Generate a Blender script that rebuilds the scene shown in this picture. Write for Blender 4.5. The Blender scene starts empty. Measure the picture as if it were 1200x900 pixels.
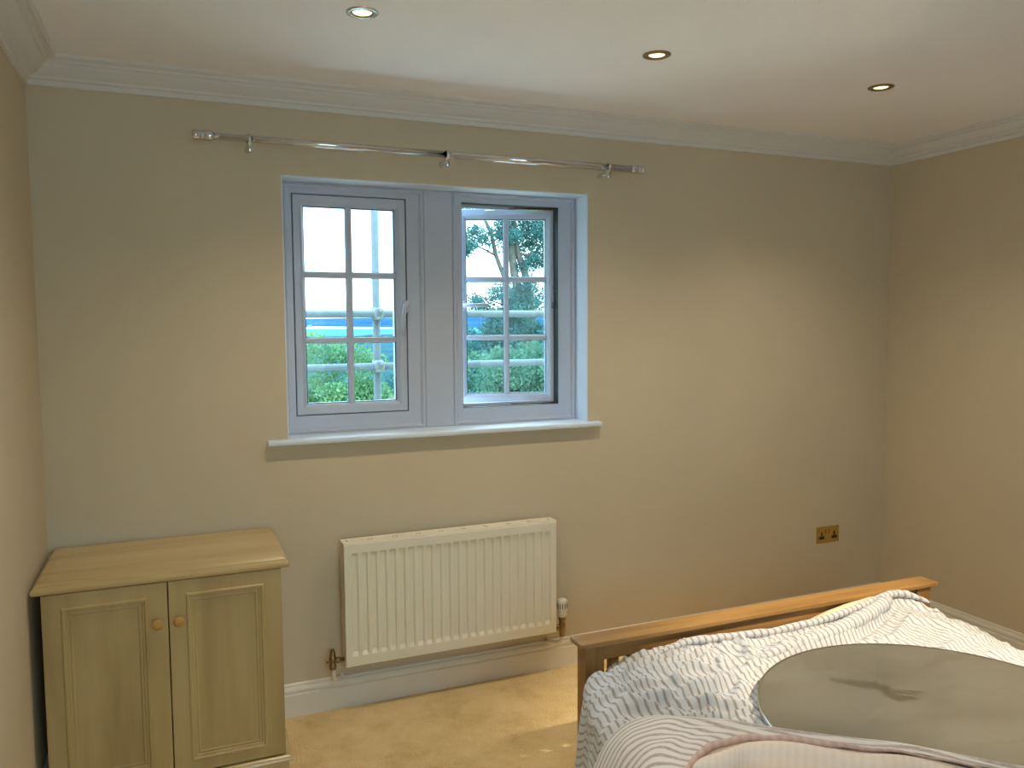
import bpy, bmesh, math, random
import numpy as np
from mathutils import Vector, Matrix, noise

random.seed(7)
S = bpy.context.scene
COL = S.collection
PI = math.pi

# ------------------------------------------------------------------ camera
W, H, YB = 3.862, 2.395, -4.55          # room width, ceiling height, wall behind the camera
cam_d = bpy.data.cameras.new('camera')
cam_d.sensor_fit = 'HORIZONTAL'
cam_d.sensor_width = 36.0
cam_d.lens = 942.055 * 36.0 / 1200.0
cam_d.clip_start = 0.02
cam_d.clip_end = 5000
cam = bpy.data.objects.new('camera', cam_d)
COL.objects.link(cam)
yaw, pitch, roll = 0.3954, -0.0742, -0.0063
fw = Vector((math.sin(yaw) * math.cos(pitch), math.cos(yaw) * math.cos(pitch), math.sin(pitch)))
rt = Vector((math.cos(yaw), -math.sin(yaw), 0))
up = rt.cross(fw)
r2 = rt * math.cos(roll) + up * math.sin(roll)
u2 = -rt * math.sin(roll) + up * math.cos(roll)
m = Matrix((r2, u2, -fw)).transposed().to_4x4()
m.translation = Vector((0.4313, -3.1276, 1.5143))
cam.matrix_world = m
S.camera = cam

# ------------------------------------------------------------------ world
world = bpy.data.worlds.new('overcast_sky')
S.world = world
world.use_nodes = True
nt = world.node_tree
nt.nodes.clear()
out = nt.nodes.new('ShaderNodeOutputWorld')
bg = nt.nodes.new('ShaderNodeBackground')
tc = nt.nodes.new('ShaderNodeTexCoord')
sp = nt.nodes.new('ShaderNodeSeparateXYZ')
nz = nt.nodes.new('ShaderNodeTexNoise')
nz.inputs['Scale'].default_value = 2.2
nz.inputs['Detail'].default_value = 5
mp = nt.nodes.new('ShaderNodeMapping')
mp.inputs['Scale'].default_value = (1, 1, 3.5)
ad = nt.nodes.new('ShaderNodeMath'); ad.operation = 'MULTIPLY_ADD'
ad.inputs[1].default_value = 0.16
rp = nt.nodes.new('ShaderNodeValToRGB')
cr = rp.color_ramp
cr.elements[0].position = 0.0; cr.elements[0].color = (0.62, 0.90, 1.0, 1)
cr.elements[1].position = 0.9; cr.elements[1].color = (0.50, 0.78, 1.0, 1)
for p_, c_ in ((0.10, (0.70, 0.92, 1.0, 1)), (0.185, (0.64, 0.90, 1.0, 1)), (0.225, (0.42, 0.80, 0.92, 1)), (0.30, (0.52, 0.82, 0.98, 1)), (0.42, (0.56, 0.84, 1.0, 1))):
    e_ = cr.elements.new(p_); e_.color = c_
# overcast sky: about three times as bright overhead as at the horizon
zc = nt.nodes.new('ShaderNodeMath'); zc.operation = 'MAXIMUM'; zc.inputs[1].default_value = 0.0
st = nt.nodes.new('ShaderNodeMath'); st.operation = 'MULTIPLY_ADD'
st.inputs[1].default_value = 10.0; st.inputs[2].default_value = 4.8
L = nt.links.new
L(tc.outputs['Generated'], mp.inputs['Vector']); L(mp.outputs['Vector'], nz.inputs['Vector'])
L(tc.outputs['Generated'], sp.inputs[0])
L(sp.outputs['Z'], zc.inputs[0]); L(zc.outputs[0], st.inputs[0]); L(st.outputs[0], bg.inputs['Strength'])
L(nz.outputs['Fac'], ad.inputs[0]); L(sp.outputs['Z'], ad.inputs[2])
L(ad.outputs[0], rp.inputs['Fac']); L(rp.outputs['Color'], bg.inputs['Color'])
L(bg.outputs[0], out.inputs['Surface'])

# ------------------------------------------------------------------ exposure
vs = S.view_settings
S.display_settings.display_device = 'sRGB'
vs.view_transform = 'Standard'
vs.look = 'None'
vs.exposure = 0.0
vs.gamma = 1.0
vs.use_curve_mapping = False
S.cycles.max_bounces = 10
S.cycles.diffuse_bounces = 6
S.cycles.glossy_bounces = 4
S.cycles.transparent_max_bounces = 16
S.cycles.caustics_reflective = True
S.cycles.blur_glossy = 0.05
S.cycles.sample_clamp_indirect = 250
S.cycles.use_denoising = True

LAMP_ENERGY = 29.0
LAMP_COLOR = (1.0, 0.85, 0.60)


# ------------------------------------------------------------------ materials
def new_mat(name):
    mt = bpy.data.materials.new(name)
    mt.use_nodes = True
    n = mt.node_tree.nodes
    return mt, n, mt.node_tree.links.new, n['Principled BSDF']


def N(n, t, **kw):
    o = n.new(t)
    for k, v in kw.items():
        if k.startswith('i_'):
            o.inputs[k[2:].replace('_', ' ')].default_value = v
        else:
            setattr(o, k, v)
    return o


def ramp(n, stops):
    r = n.new('ShaderNodeValToRGB')
    e = r.color_ramp.elements
    e[0].position, e[0].color = stops[0][0], (*stops[0][1], 1)
    e[1].position, e[1].color = stops[-1][0], (*stops[-1][1], 1)
    for p_, c_ in stops[1:-1]:
        x = e.new(p_); x.color = (*c_, 1)
    return r


def plain(name, col, rough=0.5, metal=0.0, var=0.04, scale=6.0, bump=0.0, bscale=80.0, spec=0.5):
    """colour with slight mottling and an optional fine relief"""
    mt, n, l, b = new_mat(name)
    tcx = N(n, 'ShaderNodeTexCoord')
    no = N(n, 'ShaderNodeTexNoise', i_Scale=scale, i_Detail=4.0)
    l(tcx.outputs['Object'], no.inputs['Vector'])
    lo = tuple(max(0, c * (1 - var)) for c in col)
    hi = tuple(min(1, c * (1 + var)) for c in col)
    rr = ramp(n, ((0.3, lo), (0.7, hi)))
    l(no.outputs['Fac'], rr.inputs['Fac'])
    l(rr.outputs['Color'], b.inputs['Base Color'])
    b.inputs['Roughness'].default_value = rough
    b.inputs['Metallic'].default_value = metal
    b.inputs['Specular IOR Level'].default_value = spec
    if bump:
        n2 = N(n, 'ShaderNodeTexNoise', i_Scale=bscale, i_Detail=3.0)
        l(tcx.outputs['Object'], n2.inputs['Vector'])
        bp = N(n, 'ShaderNodeBump', i_Strength=bump, i_Distance=0.002)
        l(n2.outputs['Fac'], bp.inputs['Height'])
        l(bp.outputs['Normal'], b.inputs['Normal'])
    return mt


def wood(name, dark, mid, light, axis='X', scale=1.0, rough=0.45, ring=0.35, coat=0.0):
    """straight-grained wood, grain running along one axis"""
    mt, n, l, b = new_mat(name)
    tcx = N(n, 'ShaderNodeTexCoord')
    mpx = N(n, 'ShaderNodeMapping')
    s = [22.0, 22.0, 22.0]
    s['XYZ'.index(axis)] = 1.1
    mpx.inputs['Scale'].default_value = [q * scale for q in s]
    l(tcx.outputs['Object'], mpx.inputs['Vector'])
    no = N(n, 'ShaderNodeTexNoise', i_Scale=1.0, i_Detail=6.0, i_Roughness=0.6, i_Distortion=0.6)
    l(mpx.outputs['Vector'], no.inputs['Vector'])
    m2 = N(n, 'ShaderNodeMapping')
    s2 = [7.0, 7.0, 7.0]
    s2['XYZ'.index(axis)] = 0.9
    m2.inputs['Scale'].default_value = [q * scale for q in s2]
    l(tcx.outputs['Object'], m2.inputs['Vector'])
    n2 = N(n, 'ShaderNodeTexNoise', i_Scale=1.0, i_Detail=3.0, i_Distortion=1.2)
    l(m2.outputs['Vector'], n2.inputs['Vector'])
    mx = N(n, 'ShaderNodeMix', data_type='FLOAT')
    mx.inputs[0].default_value = ring
    l(no.outputs['Fac'], mx.inputs[2]); l(n2.outputs['Fac'], mx.inputs[3])
    rr = ramp(n, ((0.32, dark), (0.5, mid), (0.68, light)))
    l(mx.outputs[0], rr.inputs['Fac'])
    l(rr.outputs['Color'], b.inputs['Base Color'])
    b.inputs['Roughness'].default_value = rough
    b.inputs['Coat Weight'].default_value = coat
    b.inputs['Coat Roughness'].default_value = 0.25
    bp = N(n, 'ShaderNodeBump', i_Strength=0.15, i_Distance=0.001)
    l(no.outputs['Fac'], bp.inputs['Height'])
    l(bp.outputs['Normal'], b.inputs['Normal'])
    return mt


M = {}
M['wall'] = plain('wall_paint', (0.62, 0.53, 0.39), 0.85, var=0.025, scale=2.0, bump=0.12, bscale=180, spec=0.2)
M['ceiling'] = plain('ceiling_paint', (0.87, 0.86, 0.90), 0.9, var=0.015, scale=1.5, bump=0.08, bscale=140, spec=0.15)
M['cornice'] = plain('cornice_paint', (0.70, 0.69, 0.67), 0.7, var=0.015, spec=0.25)
M['gloss_white'] = plain('white_gloss_paint', (0.80, 0.76, 0.69), 0.35, var=0.02)
M['upvc'] = plain('dimmed_window_plastic', (0.50, 0.55, 0.67), 0.32, var=0.015)  # white plastic; the dim, bluish light at the window is put into this colour
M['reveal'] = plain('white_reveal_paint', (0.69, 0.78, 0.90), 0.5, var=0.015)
M['gasket'] = plain('black_rubber_gasket', (0.02, 0.025, 0.03), 0.6)
M['radiator'] = plain('radiator_enamel', (0.82, 0.77, 0.64), 0.3, var=0.01)
M['dark'] = plain('dark_gap', (0.02, 0.017, 0.014), 0.8)
M['chrome'] = plain('polished_chrome', (0.72, 0.73, 0.75), 0.12, 1.0, var=0.01)
M['brass'] = plain('polished_brass', (0.62, 0.46, 0.16), 0.25, 1.0, var=0.03)
M['old_brass'] = plain('worn_brass', (0.30, 0.22, 0.12), 0.35, 1.0, var=0.12, scale=40)
M['valve_white'] = plain('white_valve_plastic', (0.78, 0.74, 0.64), 0.4)
M['oak'] = wood('oak_along_x', (0.20, 0.095, 0.028), (0.335, 0.175, 0.055), (0.44, 0.245, 0.088), 'X', 1.0, 0.4)
M['oak_v'] = wood('oak_upright', (0.19, 0.09, 0.026), (0.30, 0.155, 0.048), (0.39, 0.215, 0.075), 'Z', 1.0, 0.4)
M['oak_y'] = wood('oak_along_y', (0.19, 0.09, 0.026), (0.30, 0.155, 0.048), (0.39, 0.215, 0.075), 'Y', 1.0, 0.4)
M['maple'] = wood('maple_laminate_upright', (0.32, 0.21, 0.085), (0.45, 0.325, 0.145), (0.55, 0.42, 0.215), 'Z', 0.55, 0.42, 0.7)
M['maple_x'] = wood('maple_laminate_top', (0.47, 0.33, 0.155), (0.58, 0.43, 0.22), (0.66, 0.52, 0.29), 'X', 0.6, 0.24, 0.6)
M['pine_knob'] = wood('pine_knob', (0.40, 0.22, 0.055), (0.48, 0.275, 0.075), (0.53, 0.32, 0.10), 'Y', 1.5, 0.35)
M['mattress'] = plain('cream_sheet', (0.74, 0.62, 0.44), 0.9, var=0.04, bump=0.2, bscale=300)
M['steel'] = plain('galvanised_tube', (0.065, 0.085, 0.092), 0.6, 0.0, var=0.12, scale=25)
M['clamp'] = plain('zinc_coupler', (0.10, 0.115, 0.115), 0.5, 0.0, var=0.15, scale=40)
M['bark'] = plain('tree_bark', (0.09, 0.08, 0.065), 0.9, var=0.25, scale=12, bump=0.6, bscale=30)


def carpet_mat():
    mt, n, l, b = new_mat('beige_carpet')
    tcx = N(n, 'ShaderNodeTexCoord')
    a = N(n, 'ShaderNodeTexNoise', i_Scale=5.5, i_Detail=7.0, i_Roughness=0.68)
    f = N(n, 'ShaderNodeTexNoise', i_Scale=260.0, i_Detail=2.0)
    v = N(n, 'ShaderNodeTexVoronoi', i_Scale=150.0)
    for q in (a, f, v):
        l(tcx.outputs['Object'], q.inputs['Vector'])
    r1 = ramp(n, ((0.28, (0.66, 0.48, 0.23)), (0.5, (0.84, 0.63, 0.34)), (0.72, (0.92, 0.73, 0.43))))
    l(a.outputs['Fac'], r1.inputs['Fac'])
    r2_ = ramp(n, ((0.2, (0.72, 0.72, 0.72)), (0.8, (1, 1, 1))))
    l(f.outputs['Fac'], r2_.inputs['Fac'])
    mu = N(n, 'ShaderNodeMix', data_type='RGBA', blend_type='MULTIPLY')
    mu.inputs[0].default_value = 0.35
    l(r1.outputs['Color'], mu.inputs[6]); l(r2_.outputs['Color'], mu.inputs[7])
    l(mu.outputs[2], b.inputs['Base Color'])
    b.inputs['Roughness'].default_value = 1.0
    b.inputs['Specular IOR Level'].default_value = 0.05
    bp = N(n, 'ShaderNodeBump', i_Strength=0.8, i_Distance=0.006)
    l(v.outputs['Distance'], bp.inputs['Height'])
    b2 = N(n, 'ShaderNodeBump', i_Strength=0.35, i_Distance=0.02)
    l(a.outputs['Fac'], b2.inputs['Height'])
    l(bp.outputs['Normal'], b2.inputs['Normal'])
    l(b2.outputs['Normal'], b.inputs['Normal'])
    return mt


M['carpet'] = carpet_mat()


def stripe_mat(name, base, stripe, period, duty, warm=(0.80, 0.72, 0.56)):
    """woven ticking: stripes along the cloth's own UV direction, wavering and broken by the weave"""
    mt, n, l, b = new_mat(name)
    uv = N(n, 'ShaderNodeUVMap', uv_map='cloth')
    sx = N(n, 'ShaderNodeSeparateXYZ')
    l(uv.outputs[0], sx.inputs[0])
    no = N(n, 'ShaderNodeTexNoise', i_Scale=9.0, i_Detail=3.0)
    l(uv.outputs[0], no.inputs['Vector'])
    wob = N(n, 'ShaderNodeMath', operation='MULTIPLY_ADD')
    wob.inputs[1].default_value = 0.010
    l(no.outputs['Fac'], wob.inputs[0]); l(sx.outputs['X'], wob.inputs[2])
    dv = N(n, 'ShaderNodeMath', operation='DIVIDE'); dv.inputs[1].default_value = period
    l(wob.outputs[0], dv.inputs[0])
    fr = N(n, 'ShaderNodeMath', operation='FRACT'); l(dv.outputs[0], fr.inputs[0])
    pp = N(n, 'ShaderNodeMath', operation='PINGPONG'); pp.inputs[1].default_value = 0.5
    l(fr.outputs[0], pp.inputs[0])
    rr = ramp(n, ((0.0, (1, 1, 1)), (duty * 0.5 * 0.75, (0.9, 0.9, 0.9)), (duty * 0.5 * 1.3, (0, 0, 0))))
    l(pp.outputs[0], rr.inputs['Fac'])
    # broken weave inside the stripe
    mpx = N(n, 'ShaderNodeMapping'); mpx.inputs['Scale'].default_value = (260, 60, 1)
    l(uv.outputs[0], mpx.inputs['Vector'])
    wv = N(n, 'ShaderNodeTexNoise', i_Scale=1.0, i_Detail=2.0)
    l(mpx.outputs['Vector'], wv.inputs['Vector'])
    wr = ramp(n, ((0.3, (0.55, 0.55, 0.55)), (0.6, (1, 1, 1))))
    l(wv.outputs['Fac'], wr.inputs['Fac'])
    mu = N(n, 'ShaderNodeMath', operation='MULTIPLY')
    l(rr.outputs['Color'], mu.inputs[0]); l(wr.outputs['Color'], mu.inputs[1])
    mx = N(n, 'ShaderNodeMix', data_type='RGBA')
    mx.inputs[6].default_value = (*base, 1); mx.inputs[7].default_value = (*stripe, 1)
    l(mu.outputs[0], mx.inputs[0])
    l(mx.outputs[2], b.inputs['Base Color'])
    b.inputs['Roughness'].default_value = 0.9
    b.inputs['Specular IOR Level'].default_value = 0.15
    b.inputs['Sheen Weight'].default_value = 0.1
    m3 = N(n, 'ShaderNodeMapping'); m3.inputs['Scale'].default_value = (70, 26, 1)
    l(uv.outputs[0], m3.inputs['Vector'])
    cr_ = N(n, 'ShaderNodeTexNoise', i_Scale=1.0, i_Detail=4.0, i_Distortion=0.8)
    l(m3.outputs['Vector'], cr_.inputs['Vector'])
    bp = N(n, 'ShaderNodeBump', i_Strength=0.35, i_Distance=0.006)
    l(cr_.outputs['Fac'], bp.inputs['Height'])
    l(bp.outputs['Normal'], b.inputs['Normal'])
    return mt


M['ticking'] = stripe_mat('striped_cotton', (0.545, 0.56, 0.61), (0.265, 0.235, 0.22), 0.0228, 0.31)
M['ticking_fold'] = stripe_mat('striped_cotton_fold', (0.64, 0.605, 0.60), (0.33, 0.275, 0.265), 0.031, 0.40)
M['lining'] = stripe_mat('pale_pink_cotton', (0.70, 0.60, 0.535), (0.67, 0.565, 0.50), 0.016, 0.5)
M['hem'] = stripe_mat('dusty_pink_hem', (0.52, 0.40, 0.36), (0.46, 0.33, 0.31), 0.02, 0.5)


def glass_mat():
    mt, n, l, b = new_mat('window_glass')
    n.remove(b)
    t = N(n, 'ShaderNodeBsdfTransparent'); t.inputs[0].default_value = (0.95, 0.975, 0.97, 1)
    g = N(n, 'ShaderNodeBsdfGlossy'); g.inputs['Roughness'].default_value = 0.02
    f = N(n, 'ShaderNodeFresnel', i_IOR=1.2)
    s = N(n, 'ShaderNodeMixShader')
    no = N(n, 'ShaderNodeTexNoise', i_Scale=3.0)
    bp = N(n, 'ShaderNodeBump', i_Strength=0.02, i_Distance=0.002)
    l(no.outputs['Fac'], bp.inputs['Height']); l(bp.outputs['Normal'], g.inputs['Normal'])
    l(f.outputs[0], s.inputs[0]); l(t.outputs[0], s.inputs[1]); l(g.outputs[0], s.inputs[2])
    l(s.outputs[0], n['Material Output'].inputs['Surface'])
    return mt


M['glass'] = glass_mat()


def mirror_mat():
    """silvered glass under a film of dust; the 'wiped' attribute is where dust has been rubbed off"""
    mt, n, l, b = new_mat('dusty_mirror')
    n.remove(b)
    g = N(n, 'ShaderNodeBsdfGlossy'); g.inputs['Roughness'].default_value = 0.13
    g.inputs['Color'].default_value = (0.64, 0.63, 0.58, 1)
    d = N(n, 'ShaderNodeBsdfDiffuse')
    tcx = N(n, 'ShaderNodeTexCoord')
    a = N(n, 'ShaderNodeTexNoise', i_Scale=3.5, i_Detail=6.0, i_Distortion=0.3)
    mpx = N(n, 'ShaderNodeMapping'); mpx.inputs['Scale'].default_value = (1.0, 2.2, 1.0)
    mpx.inputs['Rotation'].default_value = (0, 0, 0.7)
    l(tcx.outputs['Object'], mpx.inputs['Vector']); l(mpx.outputs['Vector'], a.inputs['Vector'])
    r = ramp(n, ((0.25, (0.20, 0.20, 0.20)), (0.75, (0.42, 0.42, 0.42))))
    l(a.outputs['Fac'], r.inputs['Fac'])
    d.inputs['Color'].default_value = (0.26, 0.255, 0.235, 1)
    at = N(n, 'ShaderNodeAttribute', attribute_name='wiped')
    inv = N(n, 'ShaderNodeMath', operation='MULTIPLY_ADD')
    inv.inputs[1].default_value = -0.65; inv.inputs[2].default_value = 1.0
    l(at.outputs['Fac'], inv.inputs[0])
    mu = N(n, 'ShaderNodeMath', operation='MULTIPLY')
    l(r.outputs['Color'], mu.inputs[0]); l(inv.outputs[0], mu.inputs[1])
    s = N(n, 'ShaderNodeMixShader')
    l(mu.outputs[0], s.inputs[0]); l(g.outputs[0], s.inputs[1]); l(d.outputs[0], s.inputs[2])
    l(s.outputs[0], n['Material Output'].inputs['Surface'])
    return mt


M['mirror'] = mirror_mat()


def emis(name, col, strength):
    mt, n, l, b = new_mat(name)
    n.remove(b)
    e = N(n, 'ShaderNodeEmission')
    e.inputs['Strength'].default_value = strength
    no = N(n, 'ShaderNodeTexVoronoi', i_Scale=90.0)
    tcx = N(n, 'ShaderNodeTexCoord')
    l(tcx.outputs['Object'], no.inputs['Vector'])
    r = ramp(n, ((0.0, col), (0.8, tuple(c * 0.45 for c in col))))
    l(no.outputs['Distance'], r.inputs['Fac']); l(r.outputs['Color'], e.inputs['Color'])
    l(e.outputs[0], n['Material Output'].inputs['Surface'])
    return mt


M['bulb'] = emis('lit_bulb', (1.0, 0.88, 0.58), 2.6)


def leaf_mat(name, a, b_, c, trans=0.35):
    mt, n, l, b = new_mat(name)
    n.remove(b)
    tcx = N(n, 'ShaderNodeTexCoord')
    no = N(n, 'ShaderNodeTexNoise', i_Scale=1.6, i_Detail=8.0, i_Roughness=0.75)
    l(tcx.outputs['Object'], no.inputs['Vector'])
    r = ramp(n, ((0.3, a), (0.5, b_), (0.7, c)))
    l(no.outputs['Fac'], r.inputs['Fac'])
    d = N(n, 'ShaderNodeBsdfDiffuse'); t = N(n, 'ShaderNodeBsdfTranslucent')
    l(r.outputs['Color'], d.inputs['Color']); l(r.outputs['Color'], t.inputs['Color'])
    s = N(n, 'ShaderNodeMixShader'); s.inputs[0].default_value = trans
    l(d.outputs[0], s.inputs[1]); l(t.outputs[0], s.inputs[2])
    l(s.outputs[0], n['Material Output'].inputs['Surface'])
    return mt


M['leaf_light'] = leaf_mat('light_green_leaves', (0.06, 0.13, 0.065), (0.12, 0.24, 0.11), (0.26, 0.38, 0.17))
M['leaf_blue'] = leaf_mat('blue_green_leaves', (0.03, 0.09, 0.09), (0.065, 0.16, 0.15), (0.14, 0.28, 0.25))
M['leaf_mid'] = leaf_mat('mid_green_leaves', (0.03, 0.085, 0.06), (0.065, 0.15, 0.10), (0.15, 0.26, 0.16))
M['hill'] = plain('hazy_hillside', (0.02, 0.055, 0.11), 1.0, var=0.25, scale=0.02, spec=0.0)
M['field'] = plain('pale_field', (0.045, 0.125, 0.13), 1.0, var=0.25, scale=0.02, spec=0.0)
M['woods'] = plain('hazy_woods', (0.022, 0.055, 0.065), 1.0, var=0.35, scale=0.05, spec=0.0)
M['grass'] = plain('rough_grass', (0.10, 0.14, 0.07), 1.0, var=0.4, scale=0.5, spec=0.0)


# ------------------------------------------------------------------ helpers
def tag(o, label=None, cat=None, group=None, kind=None):
    if label: o['label'] = label
    if cat: o['category'] = cat
    if group: o['group'] = group
    if kind: o['kind'] = kind
    return o


def thing(name, label, cat, loc=(0, 0, 0), rotz=0.0, group=None, kind=None):
    o = bpy.data.objects.new(name, None)
    o.empty_display_size = 0.1
    COL.objects.link(o)
    o.location = loc
    o.rotation_euler = (0, 0, rotz)
    return tag(o, label, cat, group, kind)


def obj(name, bm, mat, parent=None, smooth=False):
    me = bpy.data.meshes.new(name)
    bm.normal_update()
    bm.to_mesh(me)
    bm.free()
    for mm in (mat if isinstance(mat, (list, tuple)) else [mat]):
        me.materials.append(mm)
    if smooth:
        for p_ in me.polygons:
            p_.use_smooth = True
    o = bpy.data.objects.new(name, me)
    COL.objects.link(o)
    if parent is not None:
        o.parent = parent
    return o


def mesh_obj(name, verts, faces, mat, parent=None, smooth=True):
    me = bpy.data.meshes.new(name)
    me.from_pydata(verts, [], faces)
    for mm in (mat if isinstance(mat, (list, tuple)) else [mat]):
        me.materials.append(mm)
    if smooth:
        me.polygons.foreach_set('use_smooth', [True] * len(me.polygons))
    me.update()
    o = bpy.data.objects.new(name, me)
    COL.objects.link(o)
    if parent is not None:
        o.parent = parent
    return o


def copy_tree(o, parent=None):
    c = o.copy()
    COL.objects.link(c)
    if parent is not None:
        c.parent = parent
    for ch in list(o.children):
        copy_tree(ch, c)
    return c


def BM():
    return bmesh.new()


def box(bm, x0, x1, y0, y1, z0, z1, bev=0.0, seg=1):
    r = bmesh.ops.create_cube(bm, size=1.0)
    vv = r['verts']
    for v in vv:
        v.co = Vector((x0 + (v.co.x + .5) * (x1 - x0), y0 + (v.co.y + .5) * (y1 - y0), z0 + (v.co.z + .5) * (z1 - z0)))
    if bev > 0:
        ee = list({e for v in vv for e in v.link_edges})
        bmesh.ops.bevel(bm, geom=ee, offset=bev, segments=seg, affect='EDGES', profile=0.5, clamp_overlap=True)
    return bm


def tube(bm, pts, r, seg=12, cap=True):
    """tube of radius r (number or list) along a 3D polyline"""
    pts = [Vector(q) for q in pts]
    rs = r if isinstance(r, (list, tuple)) else [r] * len(pts)
    rings = []
    prev = None
    for i, q in enumerate(pts):
        if i == 0: t = pts[1] - pts[0]
        elif i == len(pts) - 1: t = pts[-1] - pts[-2]
        else: t = (pts[i + 1] - q).normalized() + (q - pts[i - 1]).normalized()
        t.normalize()
        if prev is None:
            a = t.orthogonal().normalized()
        else:
            a = (prev - t * prev.dot(t))
            a = a.normalized() if a.length > 1e-6 else t.orthogonal().normalized()
        prev = a
        b = t.cross(a)
        rings.append([bm.verts.new(q + (a * math.cos(2 * PI * k / seg) + b * math.sin(2 * PI * k / seg)) * rs[i]) for k in range(seg)])
    for i in range(len(rings) - 1):
        for k in range(seg):
            bm.faces.new((rings[i][k], rings[i][(k + 1) % seg], rings[i + 1][(k + 1) % seg], rings[i + 1][k]))
    if cap:
        bm.faces.new(rings[0][::-1]); bm.faces.new(rings[-1])
    return bm


def lathe(bm, prof, origin, axis='Z', seg=24):
    """revolve (radius, height) pairs around an axis through origin"""
    o = Vector(origin)
    ax = {'X': (Vector((0, 1, 0)), Vector((0, 0, 1)), Vector((1, 0, 0))),
          'Y': (Vector((0, 0, 1)), Vector((1, 0, 0)), Vector((0, 1, 0))),
          'Z': (Vector((1, 0, 0)), Vector((0, 1, 0)), Vector((0, 0, 1)))}[axis]
    rings = []
    for r, h in prof:
        if r < 1e-6:
            rings.append([bm.verts.new(o + ax[2] * h)])
        else:
            rings.append([bm.verts.new(o + ax[0] * (r * math.cos(2 * PI * k / seg)) + ax[1] * (r * math.sin(2 * PI * k / seg)) + ax[2] * h) for k in range(seg)])
    for a, b in zip(rings, rings[1:]):
        if len(a) == 1 and len(b) == 1: continue
        for k in range(seg):
            k2 = (k + 1) % seg
            if len(a) == 1: bm.faces.new((a[0], b[k2], b[k]))
            elif len(b) == 1: bm.faces.new((a[k], a[k2], b[0]))
            else: bm.faces.new((a[k], a[k2], b[k2], b[k]))
    return bm


def ring(bm, x0, x1, z0, z1, prof, closed=True):
    """mitred rectangular frame facing -y: profile of (inset, y) swept round a rectangle"""
    loops = []
    for ins, y in prof:
        loops.append([bm.verts.new((x, y, z)) for x, z in ((x0 + ins, z0 + ins), (x1 - ins, z0 + ins), (x1 - ins, z1 - ins), (x0 + ins, z1 - ins))])
    n = len(loops)
    for i in range(n if closed else n - 1):
        a, b = loops[i], loops[(i + 1) % n]
        for k in range(4):
            k2 = (k + 1) % 4
            bm.faces.new((a[k], b[k], b[k2], a[k2]))
    return loops


def strip(bm, prof, runs):
    """sweep a moulding profile of (out, z): runs gives the start and end of each profile point as functions"""
    a = [bm.verts.new(runs(d, z, 0)) for d, z in prof]
    b = [bm.verts.new(runs(d, z, 1)) for d, z in prof]
    for i in range(len(prof) - 1):
        bm.faces.new((a[i], b[i], b[i + 1], a[i + 1]))
    bm.faces.new(a[::-1]); bm.faces.new(b)
    bmesh.ops.recalc_face_normals(bm, faces=bm.faces)
    return bm


# ------------------------------------------------------------------ room shell
WX0, WX1, WZ0, WZ1 = 0.812, 2.098, 1.085, 2.073     # window opening
tag(obj('floor', box(BM(), -0.15, W + 0.15, YB - 0.15, 0.30, -0.12, 0.0), M['carpet']),
    'worn beige fitted carpet covering the bedroom floor', 'floor', kind='structure')
tag(obj('ceiling', box(BM(), -0.15, W + 0.15, YB - 0.15, 0.30, H, H + 0.15), M['ceiling']),
    'flat white painted ceiling with recessed downlights', 'ceiling', kind='structure')
b = BM()
for q in ((-0.15, WX0, 0, H), (WX1, W + 0.15, 0, H), (WX0, WX1, 0, WZ0 - 0.02), (WX0, WX1, WZ1, H)):
    box(b, q[0], q[1], 0.0, 0.30, q[2], q[3])
tag(obj('wall_back', b, M['wall']), 'cream painted wall with the double window above the radiator', 'wall', kind='structure')
tag(obj('wall_left', box(BM(), -0.15, 0, YB - 0.15, 0.0, 0, H), M['wall']), 'cream painted wall beside the maple cabinet', 'wall', kind='structure')
tag(obj('wall_right', box(BM(), W, W + 0.15, YB - 0.15, 0.0, 0, H), M['wall']), 'cream painted wall on the right behind the bed', 'wall', kind='structure')
RX0, RX1, RZ0, RZ1 = 0.45, 1.85, 0.75, 2.15       # unseen window added behind the camera for neutral fill light
b = BM()
for q in ((0, RX0, 0, H), (RX1, W, 0, H), (RX0, RX1, 0, RZ0), (RX0, RX1, RZ1, H)):
    box(b, q[0], q[1], YB - 0.15, YB, q[2], q[3])
tag(obj('wall_front', b, M['wall']), 'cream painted wall behind the camera cut for the added fill window', 'wall', kind='structure')
w3 = thing('fill_window', 'unseen white framed window added behind the camera for fill light', 'window', (0, 0, 0), kind='structure')
b = BM()
box(b, RX0, RX1, YB - .12, YB - .06, RZ0, RZ0 + .06); box(b, RX0, RX1, YB - .12, YB - .06, RZ1 - .06, RZ1)
for x in (RX0, (RX0 + RX1) / 2 - .03, RX1 - .06):
    box(b, x, x + .06, YB - .12, YB - .06, RZ0 + .06, RZ1 - .06)
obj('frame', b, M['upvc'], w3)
for xa, xb in ((RX0 + .06, (RX0 + RX1) / 2 - .03), ((RX0 + RX1) / 2 + .03, RX1 - .06)):
    obj('pane', box(BM(), xa, xb, YB - .092, YB - .088, RZ0 + .06, RZ1 - .06), M['glass'], w3)

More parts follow.
